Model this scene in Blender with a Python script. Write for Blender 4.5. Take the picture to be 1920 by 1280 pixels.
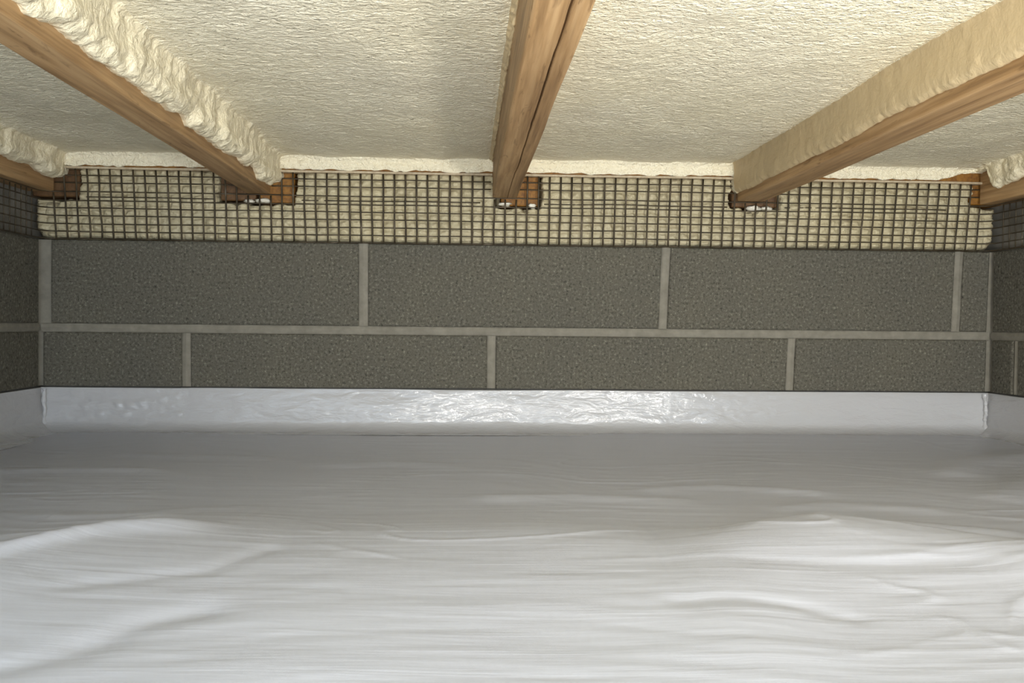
import bpy, math, random
import numpy as np
from mathutils import Matrix, Vector

for o in list(bpy.data.objects):
    bpy.data.objects.remove(o, do_unlink=True)
S = bpy.context.scene
COL = S.collection
random.seed(7)

# ------------------------------------------------------------------ camera
# Metres. Back wall face is y = 0, floor z = 0, camera looks along +y, low in the crawl space.
CAM = Vector((0.0, -1.555, 0.17))
cam_d = bpy.data.cameras.new('camera')
cam_d.sensor_width = 36.0
cam_d.lens = 36.0 * 1800.0 / 1920.0
cam_d.clip_start = 0.01
cam = bpy.data.objects.new('camera', cam_d)
COL.objects.link(cam)
ROT = ((0.9987884767, -0.0087987472, -0.0484165340),
       (-0.0482707263, 0.0160902421, -0.9987046816),
       (0.0095663838, 0.9998318289, 0.0156460265))
cam.matrix_world = Matrix.Translation(CAM) @ Matrix(ROT).to_4x4()
S.camera = cam

# ------------------------------------------------------------------ light
W = bpy.data.worlds.new('daylight')
S.world = W
W.use_nodes = True
W.node_tree.nodes['Background'].inputs[0].default_value = (0.70, 0.84, 1.0, 1)
W.node_tree.nodes['Background'].inputs[1].default_value = 8.2      # daylight through the access opening behind the camera

def spot_lamp(name, loc, target, radius, power, colour, angle):
    l = bpy.data.lights.new(name, 'SPOT')
    l.spot_size = math.radians(angle)
    l.spot_blend = 1.0
    l.shadow_soft_size = radius
    l.energy = power
    l.color = colour
    o = bpy.data.objects.new(name, l)
    o.location = loc
    o.rotation_euler = (Vector(target) - Vector(loc)).to_track_quat('-Z', 'Y').to_euler()
    COL.objects.link(o)
    return o
# a work lamp standing low behind and to the right of the camera
spot_lamp('work_lamp', (0.47, -1.64, 0.055), (0.62, 0.0, 0.60), 0.06, 48.0, (1.0, 0.945, 0.85), 104)
# unseen fill spot added beside the camera to lift the ceiling and soften shadows
spot_lamp('camera_fill', (0.0, -1.62, 0.055), (0.20, 0.0, 0.85), 0.06, 39.0, (1.0, 0.945, 0.85), 104)

S.view_settings.view_transform = 'Standard'
S.view_settings.look = 'None'
S.view_settings.gamma = 1.0
S.view_settings.use_curve_mapping = False
S.view_settings.exposure = -0.33

# ------------------------------------------------------------------ helpers
def h3(ix, iy, iz, seed):
    n = (ix * 374761393 + iy * 668265263 + iz * 1274126177 + seed * 974711) & 0xffffffff
    n = ((n ^ (n >> 13)) * 1274126177) & 0xffffffff
    n = (n ^ (n >> 16)) & 0xffff
    return n / 32767.5 - 1.0

def vnoise(x, y, z=0.0, seed=0):
    x, y, z = np.broadcast_arrays(np.asarray(x, float), np.asarray(y, float), np.asarray(z, float))
    fx, fy, fz = np.floor(x), np.floor(y), np.floor(z)
    ix, iy, iz = fx.astype(np.int64), fy.astype(np.int64), fz.astype(np.int64)
    u, v, w = x - fx, y - fy, z - fz
    u, v, w = [t * t * t * (t * (t * 6 - 15) + 10) for t in (u, v, w)]
    r = 0.0
    for dx in (0, 1):
        for dy in (0, 1):
            for dz in (0, 1):
                r = r + h3(ix + dx, iy + dy, iz + dz, seed) * (u if dx else 1 - u) * (v if dy else 1 - v) * (w if dz else 1 - w)
    return r

def fbm(x, y, z=0.0, seed=0, oct=3):
    r, a, f = 0.0, 1.0, 1.0
    for k in range(oct):
        r = r + a * vnoise(np.asarray(x) * f, np.asarray(y) * f, np.asarray(z) * f, seed + 17 * k)
        a *= 0.5
        f *= 2.03
    return r

def sstep(a, b, x):
    t = np.clip((np.asarray(x, float) - a) / (b - a), 0, 1)
    return t * t * (3 - 2 * t)

def mesh_obj(name, verts, faces, mat, parent=None, smooth=True):
    me = bpy.data.meshes.new(name)
    me.from_pydata([tuple(v) for v in verts], [], faces)
    me.validate()
    me.update()
    if mat:
        me.materials.append(mat)
    if smooth:
        me.polygons.foreach_set('use_smooth', [True] * len(me.polygons))
    o = bpy.data.objects.new(name, me)
    COL.objects.link(o)
    if parent:
        o.parent = parent
    return o

def grid_obj(name, P, mat, parent=None, smooth=True, flip=False):
    """P: array (rows, cols, 3) -> one quad surface"""
    n, m = P.shape[:2]
    idx = np.arange(n * m).reshape(n, m)
    a, b, c, d = idx[:-1, :-1], idx[:-1, 1:], idx[1:, 1:], idx[1:, :-1]
    q = np.stack([a, b, c, d] if not flip else [a, d, c, b], -1).reshape(-1, 4)
    me = bpy.data.meshes.new(name)
    me.vertices.add(n * m)
    me.vertices.foreach_set('co', P.reshape(-1).astype(np.float32))
    me.loops.add(q.size)
    me.loops.foreach_set('vertex_index', q.reshape(-1).astype(np.int32))
    me.polygons.add(len(q))
    me.polygons.foreach_set('loop_start', np.arange(0, q.size, 4, dtype=np.int32))
    me.polygons.foreach_set('use_smooth', np.full(len(q), smooth))
    me.update(calc_edges=True)
    me.validate()
    if mat:
        me.materials.append(mat)
    o = bpy.data.objects.new(name, me)
    COL.objects.link(o)
    if parent:
        o.parent = parent
    return o

def empty(name, loc=(0, 0, 0)):
    o = bpy.data.objects.new(name, None)
    o.empty_display_size = 0.05
    o.location = loc
    COL.objects.link(o)
    return o

def tag(o, label, cat, group=None):
    o['label'] = label
    o['category'] = cat
    if group:
        o['group'] = group
    return o

def structure(o, label=None):
    o['kind'] = 'structure'
    if label:
        o['label'] = label
    return o

def tube(pts, rad, sides=6):
    """closed-ended tube along a list of points -> verts, faces"""
    pts = [Vector(p) for p in pts]
    V, Fc = [], []
    for i, p in enumerate(pts):
        t = (pts[min(i + 1, len(pts) - 1)] - pts[max(i - 1, 0)]).normalized()
        ref = Vector((0, 0, 1)) if abs(t.z) < 0.9 else Vector((0, 1, 0))
        a = t.cross(ref).normalized()
        b = t.cross(a).normalized()
        for k in range(sides):
            an = 2 * math.pi * k / sides
            V.append(p + (a * math.cos(an) + b * math.sin(an)) * rad)
    for i in range(len(pts) - 1):
        for k in range(sides):
            k2 = (k + 1) % sides
            Fc.append((i * sides + k, i * sides + k2, (i + 1) * sides + k2, (i + 1) * sides + k))
    Fc.append(tuple(range(sides - 1, -1, -1)))
    Fc.append(tuple((len(pts) - 1) * sides + k for k in range(sides)))
    return V, Fc

def box_vf(x0, x1, y0, y1, z0, z1):
    V = [(x, y, z) for z in (z0, z1) for y in (y0, y1) for x in (x0, x1)]
    F = [(0, 2, 3, 1), (4, 5, 7, 6), (0, 1, 5, 4), (2, 6, 7, 3), (0, 4, 6, 2), (1, 3, 7, 5)]
    return V, F

# ------------------------------------------------------------------ materials
def new_mat(name):
    m = bpy.data.materials.new(name)
    m.use_nodes = True
    nt = m.node_tree
    return m, nt, nt.nodes, nt.links, nt.nodes['Principled BSDF']

def coords(nt, scale):
    tc = nt.nodes.new('ShaderNodeTexCoord')
    mp = nt.nodes.new('ShaderNodeMapping')
    mp.inputs['Scale'].default_value = scale
    nt.links.new(tc.outputs['Object'], mp.inputs['Vector'])
    return mp.outputs['Vector']

def noise_n(nt, vec, scale, detail=3.0, rough=0.55, dist=0.0):
    n = nt.nodes.new('ShaderNodeTexNoise')
    n.inputs['Scale'].default_value = scale
    n.inputs['Detail'].default_value = detail
    n.inputs['Roughness'].default_value = rough
    n.inputs['Distortion'].default_value = dist
    nt.links.new(vec, n.inputs['Vector'])
    return n.outputs['Fac']

def ramp_n(nt, fac, stops):
    r = nt.nodes.new('ShaderNodeValToRGB')
    e = r.color_ramp.elements
    while len(e) < len(stops):
        e.new(0.5)
    for k, (p, c) in enumerate(stops):
        e[k].position = p
        e[k].color = (c[0], c[1], c[2], 1)
    nt.links.new(fac, r.inputs['Fac'])
    return r.outputs['Color']

def mix_n(nt, fac, a, b, mode='MIX'):
    m = nt.nodes.new('ShaderNodeMix')
    m.data_type = 'RGBA'
    m.blend_type = mode
    for val, key in ((fac, 0), (a, 6), (b, 7)):
        if isinstance(val, (int, float)):
            m.inputs[key].default_value = val
        elif isinstance(val, tuple):
            m.inputs[key].default_value = (*val, 1)
        else:
            nt.links.new(val, m.inputs[key])
    return m.outputs[2]

def bump_n(nt, height, strength, dist, normal=None):
    b = nt.nodes.new('ShaderNodeBump')
    b.inputs['Strength'].default_value = strength
    b.inputs['Distance'].default_value = dist
    nt.links.new(height, b.inputs['Height'])
    if normal is not None:
        nt.links.new(normal, b.inputs['Normal'])
    return b.outputs['Normal']

def wood_material(name, dark, mid, light, rough=0.65):
    m, nt, N, L, P = new_mat(name)
    v = coords(nt, (60, 2.2, 60))
    g = noise_n(nt, v, 1.0, 5, 0.6, 1.2)
    v2 = coords(nt, (150, 4.5, 150))
    f = noise_n(nt, v2, 1.0, 3, 0.6)
    c = ramp_n(nt, g, [(0.28, dark), (0.48, mid), (0.72, light)])
    c = mix_n(nt, 0.45, c, ramp_n(nt, f, [(0.36, dark), (0.5, mid), (0.62, light)]))
    k = noise_n(nt, coords(nt, (9, 3, 9)), 1.0, 2)
    c = mix_n(nt, 0.5, c, ramp_n(nt, k, [(0.3, (0.55, 0.5, 0.45)), (0.65, (1, 1, 1))]), 'MULTIPLY')
    st = noise_n(nt, coords(nt, (75, 9, 75)), 1.0, 3, 0.6, 2.0)
    c = mix_n(nt, ramp_n(nt, st, [(0.60, (0, 0, 0)), (0.68, (0.6, 0.6, 0.6))]), c, dark)
    L.new(c, P.inputs['Base Color'])
    P.inputs['Roughness'].default_value = rough
    L.new(bump_n(nt, f, 0.35, 0.0008), P.inputs['Normal'])
    return m

M_JOIST = wood_material('joist_wood', (0.17, 0.09, 0.032), (0.41, 0.245, 0.105), (0.56, 0.37, 0.185))
M_ORANGE = wood_material('orange_wood', (0.11, 0.038, 0.006), (0.27, 0.115, 0.012), (0.36, 0.175, 0.025))
M_BROWN = wood_material('brown_wood', (0.06, 0.028, 0.008), (0.13, 0.062, 0.018), (0.18, 0.095, 0.03))
M_BATTEN = wood_material('batten_wood', (0.36, 0.27, 0.17), (0.48, 0.39, 0.26), (0.56, 0.47, 0.33))

def block_material(name, base):
    m, nt, N, L, P = new_mat(name)
    v = coords(nt, (1, 1, 1))
    fine = noise_n(nt, v, 240, 4, 0.75)
    big = noise_n(nt, v, 9, 3, 0.5)
    d = tuple(b * 0.30 for b in base)
    l = tuple(b * 2.3 for b in base)
    c = ramp_n(nt, fine, [(0.34, d), (0.46, base), (0.55, base), (0.68, l)])
    c = mix_n(nt, 0.35, c, ramp_n(nt, big, [(0.3, (0.8, 0.8, 0.82)), (0.7, (1.12, 1.08, 1.0))]), 'MULTIPLY')
    pits = noise_n(nt, v, 430, 1, 0.4)
    c = mix_n(nt, ramp_n(nt, pits, [(0.27, (1, 1, 1)), (0.33, (0, 0, 0))]), c, tuple(b * 0.4 for b in base))
    L.new(c, P.inputs['Base Color'])
    P.inputs['Roughness'].default_value = 0.9
    P.inputs['Specular IOR Level'].default_value = 0.25
    L.new(bump_n(nt, fine, 0.9, 0.0020), P.inputs['Normal'])
    return m
M_BLOCK = block_material('concrete_block', (0.110, 0.103, 0.081))

m, nt, N, L, P = new_mat('mortar')
v = coords(nt, (1, 1, 1))
c = ramp_n(nt, noise_n(nt, v, 60, 4, 0.6), [(0.3, (0.165, 0.15, 0.118)), (0.7, (0.235, 0.217, 0.172))])
L.new(c, P.inputs['Base Color'])
P.inputs['Roughness'].default_value = 0.9
L.new(bump_n(nt, noise_n(nt, v, 250, 3), 0.3, 0.0008), P.inputs['Normal'])
M_MORTAR = m

def foam_material(name, base, tint, bump, scale):
    m, nt, N, L, P = new_mat(name)
    big = noise_n(nt, coords(nt, (1, 1, 1)), 5, 3, 0.5)
    c = ramp_n(nt, big, [(0.3, tint), (0.7, base)])
    L.new(c, P.inputs['Base Color'])
    P.inputs['Roughness'].default_value = 0.55
    P.inputs['Specular IOR Level'].default_value = 0.35
    P.inputs['Subsurface Weight'].default_value = 0.0
    v = coords(nt, scale)
    a = noise_n(nt, v, 1.0, 3, 0.6, 0.25)
    n1 = bump_n(nt, a, bump, 0.006)
    L.new(n1, P.inputs['Normal'])
    return m
M_FOAM = foam_material('ceiling_foam', (0.87, 0.79, 0.58), (0.85, 0.78, 0.60), 1.0, (150, 230, 150))
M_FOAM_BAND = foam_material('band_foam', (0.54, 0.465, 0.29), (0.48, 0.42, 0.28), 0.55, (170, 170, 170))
M_FOAM_WHITE = foam_material('white_foam', (0.72, 0.68, 0.57), (0.66, 0.62, 0.52), 0.5, (170, 170, 170))
M_FOAM_COAT = foam_material('shaded_tan_foam_skin', (0.62, 0.48, 0.275), (0.54, 0.42, 0.245), 0.30, (70, 70, 70))  # tan skin, with the shade of the joist face mixed into its colour
M_FOAM_LUMP = foam_material('lumpy_foam', (0.84, 0.75, 0.53), (0.78, 0.69, 0.49), 0.6, (130, 130, 130))

def liner_material(name, rough, bump, dist, scale, base=(0.445, 0.458, 0.505), spec=0.5):
    m, nt, N, L, P = new_mat(name)
    P.inputs['Base Color'].default_value = (*base, 1)
    P.inputs['Roughness'].default_value = rough
    P.inputs['Specular IOR Level'].default_value = spec
    a = noise_n(nt, coords(nt, scale), 1.0, 4, 0.6, 0.5)
    b = noise_n(nt, coords(nt, tuple(s * 0.22 for s in scale)), 1.0, 2, 0.5, 0.8)
    n1 = bump_n(nt, b, bump, dist * 3)
    L.new(bump_n(nt, a, bump, dist, n1), P.inputs['Normal'])
    return m
M_LINER = liner_material('floor_sheeting', 0.36, 0.22, 0.0008, (18, 210, 60))
M_SKIRT = liner_material('skirt_sheeting', 0.10, 0.5, 0.0012, (95, 90, 250), (0.43, 0.425, 0.425), 0.40)

m, nt, N, L, P = new_mat('wire')
c = ramp_n(nt, noise_n(nt, coords(nt, (1, 1, 1)), 45, 3), [(0.35, (0.03, 0.022, 0.010)), (0.6, (0.07, 0.052, 0.028)), (0.8, (0.18, 0.15, 0.11))])
L.new(c, P.inputs['Base Color'])
P.inputs['Metallic'].default_value = 0.35
P.inputs['Roughness'].default_value = 0.55
M_WIRE = m

m, nt, N, L, P = new_mat('dark_backing')
c = ramp_n(nt, noise_n(nt, coords(nt, (1, 1, 1)), 20, 3), [(0.3, (0.13, 0.12, 0.10)), (0.7, (0.26, 0.245, 0.21))])
L.new(c, P.inputs['Base Color'])
P.inputs['Roughness'].default_value = 0.9
M_DARK = m

m, nt, N, L, P = new_mat('soil')
c = ramp_n(nt, noise_n(nt, coords(nt, (1, 1, 1)), 30, 4), [(0.3, (0.10, 0.07, 0.05)), (0.7, (0.2, 0.15, 0.1))])
L.new(c, P.inputs['Base Color'])
P.inputs['Roughness'].default_value = 0.95
M_SOIL = m

# ------------------------------------------------------------------ setting
XL, XR = -0.672, 0.870          # inner faces of the side walls
YN = -1.68                      # near (open) end of the crawl space
ZT = 0.301                      # top of the block work
ZC = 0.437                      # underside of the sprayed foam
ZJ = 0.378                      # underside of the joists

V, F = box_vf(XL - 0.2, XR + 0.2, YN, 0.2, -0.10, -0.03)
structure(mesh_obj('floor', V, F, M_SOIL, smooth=False), 'bare earth under the white sheeting')
V, F = box_vf(XL - 0.2, XR + 0.2, YN, 0.2, 0.52, 0.55)
structure(mesh_obj('ceiling', V, F, M_BATTEN, smooth=False), 'wood subfloor above the foam')

def block_mesh(name, face, depth, parent, bev=0.003):
    """one concrete block. face = four (u, z) corners BL, BR, TR, TL on the wall face; local y is depth behind it"""
    cx = sum(p[0] for p in face) / 4
    cz = sum(p[1] for p in face) / 4
    def ring(ins, y):
        out = []
        for (x, z) in face:
            out.append((x - math.copysign(ins, x - cx), y, z - math.copysign(ins, z - cz)))
        return out
    V = ring(bev, 0.0) + ring(bev * 0.3, bev * 0.35) + ring(0, bev) + ring(0, depth)
    F = [(0, 1, 2, 3)]
    for r in range(3):
        for k in range(4):
            a, b = r * 4 + k, r * 4 + (k + 1) % 4
            F.append((a, a + 4, b + 4, b))
    F.append((15, 14, 13, 12))
    return V, F

def bead(p0, p1, w, out):
    """tooled mortar joint: a shallow rounded strip from p0 to p1 (u, z), standing out at y = out"""
    (u0, z0), (u1, z1) = p0, p1
    t = Vector((u1 - u0, z1 - z0)).normalized()
    n = Vector((-t.y, t.x))
    prof = [(-0.5, 0.012), (-0.5, 0.0030), (-0.36, 0.0012), (0.0, -0.0004), (0.36, 0.0012), (0.5, 0.0030), (0.5, 0.012)]
    V, F = [], []
    length = math.hypot(u1 - u0, z1 - z0)
    ns = max(2, int(length / 0.03))
    for i in range(ns + 1):
        f = i / ns
        c = Vector((u0 + (u1 - u0) * f, z0 + (z1 - z0) * f))
        wob = 0.0006 * math.sin(i * 2.1 + u0 * 50)
        for (s, y) in prof:
            q = c + n * (s * w + wob)
            V.append((q.x, y + out, q.y))
    k = len(prof)
    for i in range(ns):
        for j in range(k - 1):
            a = i * k + j
            F.append((a, a + 1, a + k + 1, a + k))
    return V, F

def wall(name, label, u_lo, u_hi, courses, xf, core_top):
    """courses: list of (z0, z1, [(uBL,uTL,uBR,uTR), ...]); xf maps local (u, y, z) to the world"""
    V, F = box_vf(u_lo - 0.12, u_hi + 0.12, 0.006, 0.14, -0.03, core_top)
    beads = []
    for ci, (z0, z1, bl) in enumerate(courses):
        if ci:
            zz = (courses[ci - 1][0] + z1) / 2
            beads.append(bead((u_lo, zz), (u_hi, zz), abs(courses[ci - 1][0] - z1) + 0.001, 0.001))
        for a, b in zip(bl[:-1], bl[1:]):
            w = b[0] - a[2]
            beads.append(bead(((a[2] + b[0]) / 2, z0), ((a[3] + b[1]) / 2, z1), w + 0.001, 0.001))
    for bv, bf in beads:
        n = len(V)
        V += bv
        F += [tuple(i + n for i in f) for f in bf]
    w = mesh_obj(name, [xf(*v) for v in V], F, M_MORTAR, smooth=False)
    structure(w, label)
    for (z0, z1, bl) in courses:
        for (bL, tL, bR, tR) in bl:
            bv, bf = block_mesh('block', [(bL, z0), (bR, z0), (tR, z1), (tL, z1)], 0.10, w)
            mesh_obj('concrete_block', [xf(*v) for v in bv], bf, M_BLOCK, parent=w, smooth=False)
    return w

ZA, ZB = 0.1685, 0.1545         # bed joint between the two courses in view
# back wall: joints as they sit in the wall (slightly out of plumb towards the right)
top_b = [(-0.6567, -0.6570, -0.1723, -0.1731), (-0.1570, -0.1578, 0.3149, 0.3190), (0.3288, 0.3340, 0.8054, 0.8100), (0.8200, 0.8245, 0.8655, 0.8690)]
bot_b = [(-0.6690, -0.6690, -0.4514, -0.4530), (-0.4372, -0.4387, 0.0355, 0.0346), (0.0492, 0.0494, 0.5255, 0.5304), (0.5385, 0.5438, 0.8640, 0.8660)]
low_b = [(-0.657, -0.657, -0.172, -0.172), (-0.157, -0.157, 0.316, 0.316), (0.330, 0.330, 0.806, 0.806), (0.821, 0.821, 0.866, 0.866)]
wall('wall_back', 'grey concrete block wall with pale mortar joints', XL, XR,
     [(ZA, ZT, top_b), (0.022, ZB, bot_b), (-0.03, 0.008, low_b)], lambda u, y, z: (u, y, z), ZT)

def side_courses(start_top, start_bot):
    out = []
    for z0, z1, s in ((ZA, ZT, start_top), (0.022, ZB, start_bot), (-0.03, 0.008, start_top)):
        bl, a = [], 0.006
        b = s
        while a < -YN - 0.02:
            b = min(b, -YN)
            bl.append((a, a, b, b))
            a = b + 0.014
            b = a + 0.478
        out.append((z0, z1, bl))
    return out
# side walls: u runs from the far corner towards the camera
wall('wall_left', 'left concrete block wall', 0.0, -YN, side_courses(0.40, 0.17), lambda u, y, z: (XL - y, -u, z), ZT)
wall('wall_right', 'right concrete block wall', 0.0, -YN, side_courses(0.30, 0.066), lambda u, y, z: (XR + y, -u, z), ZT)
# dark timber sills behind the mesh on the side walls
for nm, x0, x1 in (('sill_board', XL - 0.06, XL - 0.022), ('sill_board', XR + 0.022, XR + 0.06)):
    V, F = box_vf(x0, x1, YN, 0.099, ZT, 0.52)
    o = mesh_obj(nm, V, F, M_DARK, smooth=False)
    tag(o, ('dark grey sill board behind the wire mesh on the left block wall' if x0 < 0 else
            'dark grey sill board behind the wire mesh on the right block wall'), 'board')
V, F = box_vf(XL - 0.06, XR + 0.06, 0.100, 0.13, ZT, 0.52)
tag(mesh_obj('rim_board', V, F, M_ORANGE, smooth=False), 'orange-brown rim board behind the foam above the back wall', 'board')

# ------------------------------------------------------------------ joists
def joist(name, x0, x1, zb, label, seed, crack=None, knots=()):
    ys = np.linspace(YN, -0.0015, 150)
    ch = 0.0022
    rows = []
    for y in ys:
        w1 = 0.0006 * float(vnoise(y * 6, 1.3, 0, seed))
        w2 = 0.0006 * float(vnoise(y * 6, 7.3, 0, seed))
        zz = zb + 0.0006 * float(vnoise(y * 4, 3.7, 0, seed))
        pr = [(x0 + w1, 0.52), (x0 + w1, 0.44), (x0 + w1, zz + ch), (x0 + w1 + ch * 0.3, zz + ch * 0.3), (x0 + w1 + ch, zz)]
        if crack:
            cx = x0 + (x1 - x0) * crack + 0.0010 * float(vnoise(y * 9, 0.5, 0, seed + 3)) + 0.0004 * float(vnoise(y * 40, 0.5, 0, seed + 4))
            cw = (0.00025 + 0.0005 * min(1.0, max(0.0, -y / 0.7))) * (1 + 0.35 * float(vnoise(y * 14, 2.5, 0, seed + 5)))
            dp = 0.014
            pr += [(cx - cw - 0.0006, zz), (cx - cw, zz + 0.0008), (cx, zz + dp), (cx + cw, zz + 0.0008), (cx + cw + 0.0006, zz)]
        pr += [(x1 + w2 - ch, zz), (x1 + w2 - ch * 0.3, zz + ch * 0.3), (x1 + w2, zz + ch), (x1 + w2, 0.44), (x1 + w2, 0.52)]
        rows.append([(px, y, pz) for px, pz in pr])
    k = len(rows[0])
    V = [p for r in rows for p in r]
    F = []
    for i in range(len(rows) - 1):
        for j in range(k - 1):
            a = i * k + j
            F.append((a, a + k, a + k + 1, a + 1))
        F.append((i * k + k - 1, (i + 1) * k + k - 1, (i + 1) * k, i * k))
    n0 = (len(rows) - 1) * k
    F.append(tuple(n0 + j for j in range(k)))
    F.append(tuple(range(k - 1, -1, -1)))
    o = mesh_obj(name, V, F, M_JOIST, smooth=False)
    tag(o, label, 'joist', 'wooden floor joists')
    return o
joist('floor_joist', -0.694, -0.652, 0.3765, 'wooden floor joist partly cut off at the left edge, on the left wall', 11)
joist('floor_joist', -0.350, -0.313, ZJ, 'wooden floor joist with lumpy foam along its right side', 23)
joist('floor_joist', 0.0412, 0.0812, ZJ - 0.001, 'middle wooden floor joist with a long dark crack along its underside', 31, crack=0.61)
joist('floor_joist', 0.4420, 0.4870, ZJ, 'wooden floor joist with smooth foam along its left side', 47)
joist('floor_joist', 0.8490, 0.8900, 0.3785, 'wooden floor joist partly cut off at the right edge, on the right wall', 59)

# bearing blocks behind the mesh at the joist ends
def bearing(x0, x1, z0, z1, y0, label, mat=None):
    V, F = box_vf(x0, x1, y0, 0.079, z0, z1)
    b = mesh_obj('bearing_block', V, F, mat or M_ORANGE, smooth=False)
    md = b.modifiers.new('bevel', 'BEVEL')
    md.width = 0.0015
    tag(b, label, 'wood block', 'bearing blocks under the joist ends')
bearing(-0.394, -0.338, 0.3680, 0.4135, 0.010, 'dark brown bearing block behind the mesh, left of the lumpy-edged joist', M_BROWN)
bearing(-0.332, -0.277, 0.3640, 0.4135, 0.008, 'orange-brown bearing block behind the mesh, right of the lumpy-edged joist')
bearing(0.056, 0.1180, 0.3660, 0.4135, 0.008, 'orange-brown bearing block behind the mesh at the cracked middle joist')
bearing(0.436, 0.5120, 0.3700, 0.4135, 0.012, 'dark brown bearing block behind the mesh at the joist with smooth foam', M_BROWN)
bearing(-0.690, -0.615, 0.3700, 0.4135, 0.010, 'dark brown bearing block behind the mesh at the leftmost joist', M_BROWN)
bearing(0.838, 0.9000, 0.3800, 0.4135, 0.010, 'orange bearing block exposed beside the rightmost joist')

# ------------------------------------------------------------------ sprayed foam in the bays between joists
def bay(label, xl, xr, L, Rr, seed, hole=None):
    """L / Rr: dicts t (coat thickness), ze (lower edge height), lump (roughness) for the coat on each joist face"""
    ys = np.concatenate([np.linspace(YN, -1.2, 120, endpoint=False), np.linspace(-1.2, -0.012, 330)])
    ns = 26
    def side(y, d, sgn, x):
        lump = d['lump']
        t = np.maximum(0.0015, d['t'] * (1 + 0.35 * lump * fbm(y * 16, 0.3, 0, seed + d['s'], 3)))
        ze = d['ze'] + 0.0065 * lump * fbm(y * 20, 1.7, 0, seed + d['s'] + 5, 5)
        if d.get('far'):
            ze = ze + (ZC - 0.004 - ze) * sstep(d['far'], d['far'] + 0.018, y + 0.006 * vnoise(y * 60, 0.2, 0, seed))
        ze = np.minimum(ze, ZC - 0.003)
        # control profile from the wood edge round the coat and up on to the flat foam
        h = ZC - ze
        px = [0 * y - 0.001, t * 0.35, t * 0.85, t * 1.05, t * 1.0, t * 1.0 + 0.0008 + 0.002 * lump, t * 1.0 + 0.0022 + 0.004 * lump, t * 1.0 + 0.007 + 0.006 * lump]
        pz = [ze + 0.001, ze - 0.0005, ze + 0.1 * h, ze + 0.3 * h, ze + 0.65 * h, ze + 0.94 * h, ZC + 0.0030 * (1 - lump) + 0 * y, ZC + 0 * y]
        px, pz = np.stack(px, 1), np.stack(pz, 1)
        u = np.linspace(0, px.shape[1] - 1, ns)
        i = np.minimum(u.astype(int), px.shape[1] - 2)
        f = u - i
        X = px[:, i] * (1 - f) + px[:, i + 1] * f
        Z = pz[:, i] * (1 - f) + pz[:, i + 1] * f
        return x + sgn * X, Z
    XLs, ZLs = side(ys, L, 1, xl)
    XRs, ZRs = side(ys, Rr, -1, xr)
    nm = 64
    f = np.linspace(0, 1, nm + 2)[1:-1]
    XM = XLs[:, -1:] * (1 - f) + XRs[:, -1:] * f
    ZM = np.full_like(XM, ZC)
    X = np.concatenate([XLs, XM, XRs[:, ::-1]], 1)
    Z = np.concatenate([ZLs, ZM, ZRs[:, ::-1]], 1)
    Y = np.repeat(ys[:, None], X.shape[1], 1)
    # surface relief
    Z = Z + 0.0022 * fbm(X * 14, Y * 9, 0, seed + 2, 2) + 0.0007 * fbm(X * 110, Y * 170, Z * 110, seed + 3, 2)
    lump = np.zeros(X.shape[1])
    lump[:ns] = L['lump'] * np.sin(np.linspace(0.15, math.pi, ns))
    lump[-ns:] = (Rr['lump'] * np.sin(np.linspace(0.15, math.pi, ns)))[::-1]
    sg = np.concatenate([np.ones(ns + nm // 2), -np.ones(X.shape[1] - ns - nm // 2)])
    nz = fbm(X * 70, Y * 60, Z * 70, seed + 9, 3)
    nf = fbm(X * 190, Y * 170, Z * 190, seed + 15, 3)
    nb = np.abs(fbm(X * 45 + 9, Y * 40, Z * 45, seed + 12, 2))
    X = X + sg * lump * (0.0022 * nz + 0.0036 * nb + 0.0009 * nf)
    Z = Z - lump * (0.0020 * nz + 0.0032 * nb + 0.0009 * nf)
    # turn down on to the band board at the far end
    zb = 0.4172 + 0.0020 * fbm(X[-1] * 60, 0.4, 0, seed + 21, 3)
    if hole:
        zb = zb + hole(X[-1])
    rowsX, rowsY, rowsZ = [X], [Y], [Z]
    k = 14
    for r in range(1, k + 1):
        g = r / k
        tgt = np.minimum(Z[-1], zb)
        zz = Z[-1] * (1 - g) + tgt * g
        yy = -0.012 + 0.012 * (1 - math.cos(min(1.0, g * 4) * math.pi / 2)) * 0.35 - 0.0015 * math.sin(g * math.pi)
        yy = yy + 0.0012 * fbm(X[-1] * 70, zz * 110, 0, seed + 30, 3)
        rowsX.append(X[-1][None]); rowsZ.append(zz[None]); rowsY.append((yy * np.ones_like(zz))[None])
    tgt = np.minimum(Z[-1], zb)
    rowsX.append(X[-1][None]); rowsZ.append((tgt + 0.002)[None]); rowsY.append(np.full((1, X.shape[1]), 0.004))
    Pn = np.stack([np.concatenate(rowsX), np.concatenate(rowsY), np.concatenate(rowsZ)], -1)
    o = grid_obj('spray_foam', Pn, M_FOAM, flip=True)
    o.data.materials.append(L.get('mat') or M_FOAM_LUMP)
    o.data.materials.append(Rr.get('mat') or M_FOAM_LUMP)
    nr, nc = Pn.shape[0] - 1, Pn.shape[1] - 1
    mi = np.zeros((nr, nc), dtype=np.int32)
    mi[:len(ys) - 1, :ns - 5] = 1
    mi[:len(ys) - 1, nc - ns + 5:] = 2
    o.data.polygons.foreach_set('material_index', mi.reshape(-1))
    tag(o, label, 'foam', 'spray foam between the joists')
    return o
E_ = lambda t, ze, lump, s, mat=None, far=None: dict(t=t, ze=ze, lump=lump, s=s, mat=mat, far=far)
bay('cream spray foam ceiling in the leftmost bay, left of the lumpy-edged joist', -0.652, -0.350, E_(0.020, 0.402, 0.8, 1), E_(0.008, 0.40, 0.3, 2), 101)
bay('cream spray foam ceiling between the lumpy-edged joist and the cracked middle joist', -0.313, 0.0412, E_(0.017, 0.392, 1.0, 3), E_(0.0022, 0.4335, 0.45, 4, M_FOAM_COAT), 202)
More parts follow.
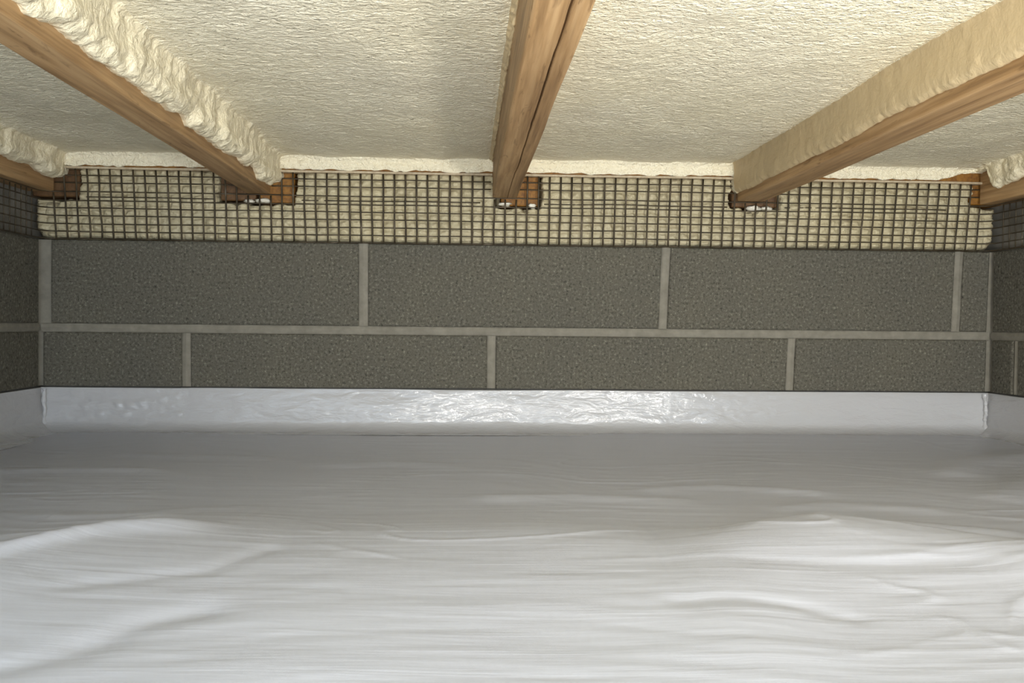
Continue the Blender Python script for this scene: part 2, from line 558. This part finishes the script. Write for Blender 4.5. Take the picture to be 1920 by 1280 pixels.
bay('bright cream spray foam ceiling right of the cracked middle joist', 0.0812, 0.442, E_(0.004, 0.42, 0.3, 5), E_(0.009, 0.3905, 0.16, 6, M_FOAM_COAT), 303)
bay('cream spray foam ceiling in the rightmost bay', 0.487, 0.849, E_(0.006, 0.41, 0.3, 7), E_(0.013, 0.402, 1.0, 8, None, -0.060), 404,
    hole=lambda x: 0.013 * sstep(0.765, 0.838, x))

V, F = box_vf(-0.690, 0.895, 0.0045, 0.030, 0.4145, 0.470)
tag(mesh_obj('band_board', V, F, M_ORANGE, smooth=False), 'orange-brown band board showing under the torn foam edge above the batten', 'board')
# pale battens under the foam edge, along the top of the mesh
for x0, x1, lab in ((-0.652, -0.350, 'pale thin batten above the mesh in the leftmost bay'),
                    (-0.313, 0.0412, 'pale thin batten above the mesh left of the cracked joist'),
                    (0.0812, 0.442, 'pale thin batten above the mesh right of the cracked joist'),
                    (0.487, 0.849, 'pale thin batten above the mesh in the rightmost bay')):
    n = 60
    xs = np.linspace(x0 + 0.0005, x1 - 0.0005, n)
    prof = [(-0.0085, 0.4155), (-0.0085, 0.4128), (-0.0078, 0.4122), (0.004, 0.4122), (0.004, 0.4155)]
    P_ = np.zeros((len(prof) + 1, n, 3))
    for r, (yy, zz) in enumerate(prof + prof[:1]):
        P_[r, :, 0] = xs
        P_[r, :, 1] = yy + 0.0006 * fbm(xs * 8, 0.2, 0, 5, 2)
        P_[r, :, 2] = zz + 0.0005 * fbm(xs * 10, 0.9, 0, 6, 2)
    b = grid_obj('batten', P_, M_BATTEN, smooth=False)
    tag(b, lab, 'batten', 'battens along the top of the wire mesh')

# ------------------------------------------------------------------ spray foam behind the mesh
PITCH = 0.0178
X0W = -0.2938                     # a known wire
UP_ROWS = [0.4026, 0.3906]
LOW_ROWS = [0.3762, 0.3730, 0.3684, 0.3624, 0.3505, 0.3385, 0.3257, 0.3137]
def lean(x, z):
    return x * 0.10 * (z - 0.355)
xs = np.arange(-0.700, 0.8905, 0.0019)
zs = np.linspace(0.3025, 0.4125, 66)
Xg, Zg = np.meshgrid(xs, zs)
u = (Xg - lean(Xg, Zg) - X0W) / PITCH
cu = np.abs(np.sin(math.pi * u)) ** 0.6
edges = np.array([0.3015, 0.3137, 0.3257, 0.3385, 0.3505, 0.3624, 0.3762, 0.3906, 0.4026, 0.414])
ri = np.clip(np.searchsorted(edges, Zg) - 1, 0, len(edges) - 2)
vv = (Zg - edges[ri]) / (edges[ri + 1] - edges[ri])
cv = np.abs(np.sin(math.pi * np.clip(vv, 0, 1))) ** 0.6
cell = h3(np.floor(u).astype(np.int64), ri.astype(np.int64), 0 * ri, 77)
Yg = 0.0065 - cu * cv * (0.0062 + 0.0030 * cell) + 0.0024 * fbm(Xg * 100, Zg * 130, 0, 88, 3) + 0.004 * np.exp(-((Zg - 0.3575 - 0.0012 * fbm(Xg * 20, 0.1, 0, 93, 2)) / 0.0022) ** 2) + 0.0022 * (vv - 0.45) + 0.004 * fbm(Xg * 9, Zg * 14, 0, 89, 2)
# the lower edge is tucked back, the ends are rounded
Yg += 0.010 * (1 - sstep(0.3025, 0.310, Zg))
ends = np.maximum(sstep(-0.668, -0.700, Xg), sstep(0.868, 0.8905, Xg))
Yg += 0.045 * ends ** 2
Zc = 0.345
corner = np.maximum(sstep(-0.655, -0.69, Xg), sstep(0.852, 0.885, Xg)) * (1 - sstep(0.303, 0.325, Zg))
Yg += 0.03 * corner
# recess round the bearing blocks
for (a, b, zb) in ((-0.394, -0.277, 0.3655), (0.050, 0.118, 0.3655), (0.434, 0.512, 0.3695), (-0.690, -0.615, 0.3695), (0.838, 0.905, 0.3795)):
    rag = 0.003 * fbm(Xg * 60, Zg * 60, 0, 91, 2)
    msk = sstep(a - 0.004, a, Xg + rag) * (1 - sstep(b, b + 0.004, Xg + rag)) * sstep(zb - 0.004, zb, Zg + rag)
    Yg = Yg * (1 - msk) + 0.082 * msk
    jx = (a + b) / 2
    slot = sstep(a + 0.012, a + 0.03, Xg) * (1 - sstep(b - 0.03, b - 0.012, Xg)) * sstep(zb - 0.009, zb - 0.005, Zg + rag * 1.5)
    Yg = Yg + 0.016 * slot * (1 - msk)
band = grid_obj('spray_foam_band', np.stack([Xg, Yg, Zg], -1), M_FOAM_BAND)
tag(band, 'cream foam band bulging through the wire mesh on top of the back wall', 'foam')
def lump(x, z, y, rx, rz, seed):
    V, F = [], []
    n, k = 7, 12
    for i in range(n + 1):
        th = math.pi * i / n
        for j in range(k):
            ph = 2 * math.pi * j / k
            d = (math.sin(th) * math.cos(ph), math.sin(th) * math.sin(ph), math.cos(th))
            s = 1 + 0.5 * float(vnoise(d[0] * 2.3 + seed, d[1] * 2.3, d[2] * 2.3, seed))
            V.append((x + d[0] * rx * s, y + d[1] * 0.006 * s, z + d[2] * rz * s))
    for i in range(n):
        for j in range(k):
            F.append((i * k + j, i * k + (j + 1) % k, (i + 1) * k + (j + 1) % k, (i + 1) * k + j))
    mesh_obj('foam_lump', V, F, M_FOAM_WHITE, parent=band)
for q in ((-0.326, 0.3675, 0.003, 0.011, 0.0035, 1), (-0.347, 0.3665, 0.004, 0.009, 0.0035, 2), (0.062, 0.3675, 0.003, 0.010, 0.0035, 3),
          (0.106, 0.3655, 0.003, 0.007, 0.004, 4), (0.470, 0.3675, 0.003, 0.012, 0.004, 5), (0.492, 0.3670, 0.004, 0.009, 0.004, 6)):
    lump(*q)

# ------------------------------------------------------------------ hardware cloth
net = empty('wire_mesh', (0, 0, ZT))
tag(net, 'rusty welded wire mesh strip running around the top of the block walls', 'mesh')
def wire(pts, r):
    V, F = tube([Vector(p) - Vector((0, 0, ZT)) for p in pts], r)
    return mesh_obj('wire', V, F, M_WIRE, parent=net)
JX = [(-0.652, -9), (-0.350, -0.313), (0.0412, 0.0812), (0.442, 0.487)]
YM = -0.0042
def ywob(x, z):
    return 0.0009 * float(vnoise(x * 14, z * 25, 0, 301))
k0 = math.ceil((-0.664 - X0W) / PITCH)
k1 = math.floor((0.862 - X0W) / PITCH)
for k in range(k0, k1 + 1):
    xb = X0W + k * PITCH
    top = 0.4125
    xt = xb + lean(xb, 0.40)
    for a, b in ((-0.7, -0.652), (-0.350, -0.313), (0.0412, 0.0812), (0.442, 0.487), (0.849, 0.9)):
        if a - 0.0012 < xt < b + 0.0012:
            top = 0.3745
    pts = []
    for i in range(9):
        z = ZT + 0.0005 + (top - ZT - 0.0005) * i / 8
        x = xb + lean(xb, z) + 0.0007 * float(vnoise(xb * 31, z * 28, 0, 302))
        pts.append((x, YM + ywob(x, z), z))
    wire(pts, 0.0015)
def u_path(z):
    pts = []
    for y in np.linspace(-1.0, -0.03, 14):
        pts.append((XL + 0.004, y, z))
    for a in np.linspace(0, math.pi / 2, 6):
        pts.append((XL + 0.004 + 0.02 * (1 - math.cos(a)), -0.0245 + 0.0205 * math.sin(a), z))
    for x in np.linspace(XL + 0.04, XR - 0.04, 90):
        pts.append((x, YM + 0.0012 + ywob(x, z), z + 0.0006 * float(vnoise(x * 12, z * 90, 0, 303))))
    for a in np.linspace(0, math.pi / 2, 6):
        pts.append((XR - 0.024 + 0.02 * math.sin(a), -0.004 - 0.0205 * (1 - math.cos(a)), z))
    for y in np.linspace(-0.03, -1.0, 14):
        pts.append((XR - 0.004, y, z))
    return pts
for z in LOW_ROWS:
    if z in (0.3730, 0.3684):          # lapped second strip, only on the back wall
        for a, b in ((-0.600, -0.400), (-0.270, 0.022), (0.125, 0.425), (0.520, 0.790)):
            if z == 0.3730:
                continue
            wire([(x, YM + 0.0005 + ywob(x, z), z + 0.0007 * float(vnoise(x * 12, z * 90, 0, 303))) for x in np.linspace(a, b, 24)], 0.0010)
    else:
        wire(u_path(z), 0.0010)
wire(u_path(ZT + 0.0010), 0.0012)     # bottom edge wire, added to draw the dark shadow gap below the mesh
for z in UP_ROWS:
    for a, b in ((-0.650, -0.352), (-0.311, 0.039), (0.0835, 0.440), (0.489, 0.847)):
        wire([(x, YM + 0.0012 + ywob(x, z), z + 0.0006 * float(vnoise(x * 12, z * 90, 0, 303))) for x in np.linspace(a, b, 30)], 0.0010)
for s, xw in ((1, XL + 0.003), (-1, XR - 0.003)):
    for k in range(54):
        y = -0.040 - k * PITCH
        wire([(xw, y + 0.0006 * float(vnoise(y * 40, z * 40, 0, 305)), z) for z in np.linspace(ZT + 0.0005, 0.3745, 6)], 0.0011)

# ------------------------------------------------------------------ white sheeting on the floor and up the walls
liner = empty('vapor_barrier', (0, 0, 0))
tag(liner, 'wrinkled white plastic sheeting covering the ground and lapping up the walls', 'plastic sheet')

def seg_dist(X, Y, pts):
    """distance to a polyline, signed + on the far side, with the fraction along it"""
    best = np.full(X.shape, 9.0)
    sign = np.zeros(X.shape)
    for (x0, y0), (x1, y1) in zip(pts[:-1], pts[1:]):
        dx, dy = x1 - x0, y1 - y0
        t = np.clip(((X - x0) * dx + (Y - y0) * dy) / (dx * dx + dy * dy), 0, 1)
        ex, ey = X - x0 - t * dx, Y - y0 - t * dy
        d = np.hypot(ex, ey)
        s = np.where(dx * ey - dy * ex >= 0, 1.0, -1.0)
        m_ = d < best
        sign = np.where(m_, s, sign)
        best = np.minimum(best, d)
    return best, sign

def floor_h(X, Y):
    h = 0.0022 * fbm(X * 3.1 + 0.7, Y * 4.2, 0, 401, 2)
    # crest line across the floor about 0.8 m out from the back wall
    cx = np.array([-0.67, -0.40, -0.304, -0.285, -0.263, -0.231, -0.18, -0.107, -0.028, 0.053, 0.113, 0.150, 0.178, 0.243, 0.292, 0.348, 0.390, 0.44, 0.87])
    cy = np.array([-1.00, -0.96, -0.905, -0.872, -0.838, -0.818, -0.810, -0.828, -0.822, -0.822, -0.845, -0.868, -0.853, -0.813, -0.797, -0.812, -0.85, -0.90, -0.95])
    yc = np.interp(X, cx, cy)
    hh = np.interp(X, [-0.67, -0.28, -0.20, -0.13, 0.05, 0.14, 0.22, 0.29, 0.36, 0.87], [0.014, 0.019, 0.016, 0.012, 0.012, 0.011, 0.019, 0.023, 0.019, 0.010])
    s = Y - yc
    rd = sstep(0.14, 0.22, X)
    h = h + hh * np.where(s < 0, np.exp(-(s / (0.20 - 0.07 * rd)) ** 2), np.exp(-(s / (0.10 - 0.045 * rd)) ** 2))
    # sharp fold at the left crest
    lm = sstep(-0.17, -0.23, X)
    h = h + lm * 0.006 * np.where(s < 0, np.exp(-(s / 0.022) ** 2), np.exp(-(s / 0.015) ** 2))
    # creases (valleys) in the near sheet and small folds further out
    for pts, w, a in (
            ([(-0.30, -1.11), (-0.222, -1.084), (-0.197, -1.066), (-0.179, -1.025), (-0.151, -1.002)], 0.014, -0.0022),
            ([(-0.24, -0.965), (-0.191, -0.941), (-0.165, -0.929), (-0.138, -0.874)], 0.010, -0.0012),
            ([(0.20, -0.900), (0.272, -0.905), (0.36, -0.909)], 0.016, -0.0012),
            ([(0.13, -0.983), (0.17, -0.980), (0.20, -0.986), (0.229, -1.003)], 0.010, -0.0012),
            ([(-0.52, -0.446), (-0.43, -0.440), (-0.36, -0.450)], 0.020, 0.0030),
            ([(-0.42, -0.300), (-0.34, -0.318), (-0.25, -0.335)], 0.020, 0.0026),
            ([(-0.16, -0.40), (-0.09, -0.375), (-0.03, -0.39)], 0.022, 0.0026),
            ([(0.03, -0.615), (0.10, -0.610), (0.21, -0.630)], 0.018, 0.0026),
            ([(0.20, -0.560), (0.27, -0.545), (0.36, -0.580)], 0.016, 0.0026),
            ([(0.30, -0.660), (0.36, -0.640), (0.44, -0.665)], 0.016, 0.0022),
            ([(0.34, -0.735), (0.39, -0.728), (0.46, -0.765)], 0.012, 0.0026),
            ([(-0.37, -0.80), (-0.30, -0.775), (-0.25, -0.750)], 0.014, 0.0030),
            ([(-0.36, -0.70), (-0.28, -0.70), (-0.2, -0.68)], 0.018, 0.0016),
            ([(0.58, -0.44), (0.64, -0.36), (0.80, -0.26)], 0.030, 0.0045),
            ([(0.55, -0.60), (0.64, -0.50), (0.80, -0.42)], 0.030, 0.0035)):
        d, _ = seg_dist(X, Y, pts)
        h = h + a * np.exp(-(d / w) ** 2)
    # long low wrinkles running across
    h = h + 0.00035 * fbm(X * 5 + 2 * vnoise(X * 4, Y * 4, 0, 410), Y * 38 + 2.5 * vnoise(X * 5, Y * 5, 0, 411), 0, 412, 3)
    h = h + 0.00012 * fbm(X * 18, Y * 120, 0, 413, 2)
    rg = 1 - np.abs(fbm(X * 3.2 + 1.5 * vnoise(X * 5, Y * 6, 0, 420), Y * 17 + 1.2 * vnoise(X * 6, Y * 4, 0, 421), 0, 422, 2))
    patch = sstep(-0.15, 0.5, vnoise(X * 5.3, Y * 6.1, 0, 423))
    h = h + 0.0011 * np.clip(rg, 0, 1) ** 7 * patch * sstep(-1.25, -0.95, Y)
    # lie flat against the skirts
    edge = np.minimum(np.minimum(X - XL, XR - X), -Y)
    return h * sstep(0.0, 0.09, edge)
xs = np.concatenate([np.arange(XL, -0.36, 0.006), np.arange(-0.36, 0.50, 0.0032), np.arange(0.50, XR + 0.001, 0.006)])
xs[-1] = XR
ys = np.concatenate([np.arange(YN, -1.2, 0.01), np.arange(-1.2, -0.002, 0.003), [-0.002]])
Xg, Yg = np.meshgrid(xs, ys)
ground = grid_obj('ground_sheet', np.stack([Xg, Yg, floor_h(Xg, Yg)], -1), M_LINER, parent=liner)

def skirt(u0, u1, xf, seed, crinkle=None, off=0.0, n=None, top=0.0672):
    """flap of sheeting lapped up the wall with a cove at the foot; u along the wall, y out from it"""
    us = np.linspace(u0, u1, n or int((u1 - u0) / 0.003))
    prof = []
    prof += [(0.0006, top - 0.0005), (0.0016, top), (0.0028, top - 0.0004)]
    for f in np.linspace(0.02, 1, 22):
        prof.append((0.0028 + 0.0052 * f, top - (top - 0.016) * f))
    for a in np.linspace(0.12, 1, 9):
        prof.append((0.008 + 0.030 * (1 - math.cos(a * math.pi / 2)), 0.016 - 0.0158 * math.sin(a * math.pi / 2)))
    prof.append((0.060, -0.0004))
    Yp = np.array([p[0] for p in prof])[:, None] + 0 * us
    Zp = np.array([p[1] for p in prof])[:, None] + 0 * us
    Ug = us[None] + 0 * Yp
    inner = (sstep(top, top - 0.006, Zp) * sstep(0.001, 0.010, Zp))
    d = 0.0010 * fbm(Ug * 7, Zp * 30, 0, seed, 2) + 0.00022 * fbm(Ug * 30, Zp * 150, 0, seed + 4, 3)
    if crinkle:
        cm = sstep(crinkle[0], crinkle[0] + 0.03, Ug) * (1 - sstep(crinkle[1] - 0.03, crinkle[1], Ug))
        d = d + cm * 0.0016 * np.abs(fbm(Ug * 55 + Zp * 30, Zp * 75, 0, seed + 8, 3))
    Yp = Yp + off + inner * d
    Zp = Zp + 0.0005 * fbm(Ug * 5, 0.5, 0, seed + 2, 2) * (Zp > top * 0.5)
    A, B, C_ = xf(Ug, Yp, Zp)
    o = grid_obj('wall_skirt', np.stack([A, B, C_], -1), M_SKIRT, parent=liner, flip=True)
    return o
skirt(XL + 0.001, -0.440, lambda u, y, z: (u, -y, z), 501, crinkle=(-0.655, -0.43), off=0.0010)
skirt(-0.452, XR - 0.001, lambda u, y, z: (u, -y, z), 502)
skirt(0.0, -YN, lambda u, y, z: (XL + y, -u, z), 503, n=420)['label'] = 'sheeting flap on the left wall'
skirt(0.0, -YN, lambda u, y, z: (XR - y, -u, z), 504, n=420)['label'] = 'sheeting flap on the right wall'
# crumpled folds standing up in the two far corners
for cx, s, sd in ((XL + 0.009, 1, 1), (XR - 0.010, -1, 2)):
    zz = np.linspace(0.003, 0.0655, 40)
    an = np.linspace(0, math.pi, 9)
    P_ = np.zeros((40, 9, 3))
    for i, z in enumerate(zz):
        r = 0.0032 + 0.0012 * float(vnoise(z * 260, sd, 0, 601)) + 0.002 * max(0, 1 - z / 0.02)
        ox = 0.0016 * float(vnoise(z * 120, sd + 4, 0, 602))
        for j, a in enumerate(an):
            P_[i, j] = (cx + ox - r * math.cos(a), -0.0075 - r * math.sin(a) * 1.1, z)
    grid_obj('corner_fold', P_, M_SKIRT, parent=liner)

# dark line along the top edge of the sheeting
m, nt, N, L, P = new_mat('dark_edge_line')
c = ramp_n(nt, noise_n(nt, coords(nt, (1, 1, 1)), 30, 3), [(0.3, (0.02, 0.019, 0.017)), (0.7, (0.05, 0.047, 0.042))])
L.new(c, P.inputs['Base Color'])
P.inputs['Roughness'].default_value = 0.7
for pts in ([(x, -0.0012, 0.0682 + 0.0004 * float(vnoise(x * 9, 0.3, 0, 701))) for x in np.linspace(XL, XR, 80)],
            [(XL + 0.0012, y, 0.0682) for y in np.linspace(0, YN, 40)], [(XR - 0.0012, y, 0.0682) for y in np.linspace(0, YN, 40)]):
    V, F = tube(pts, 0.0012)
    mesh_obj('dark_edge_bead', V, F, m, parent=liner)['label'] = 'dark line along the top edge of the sheeting'
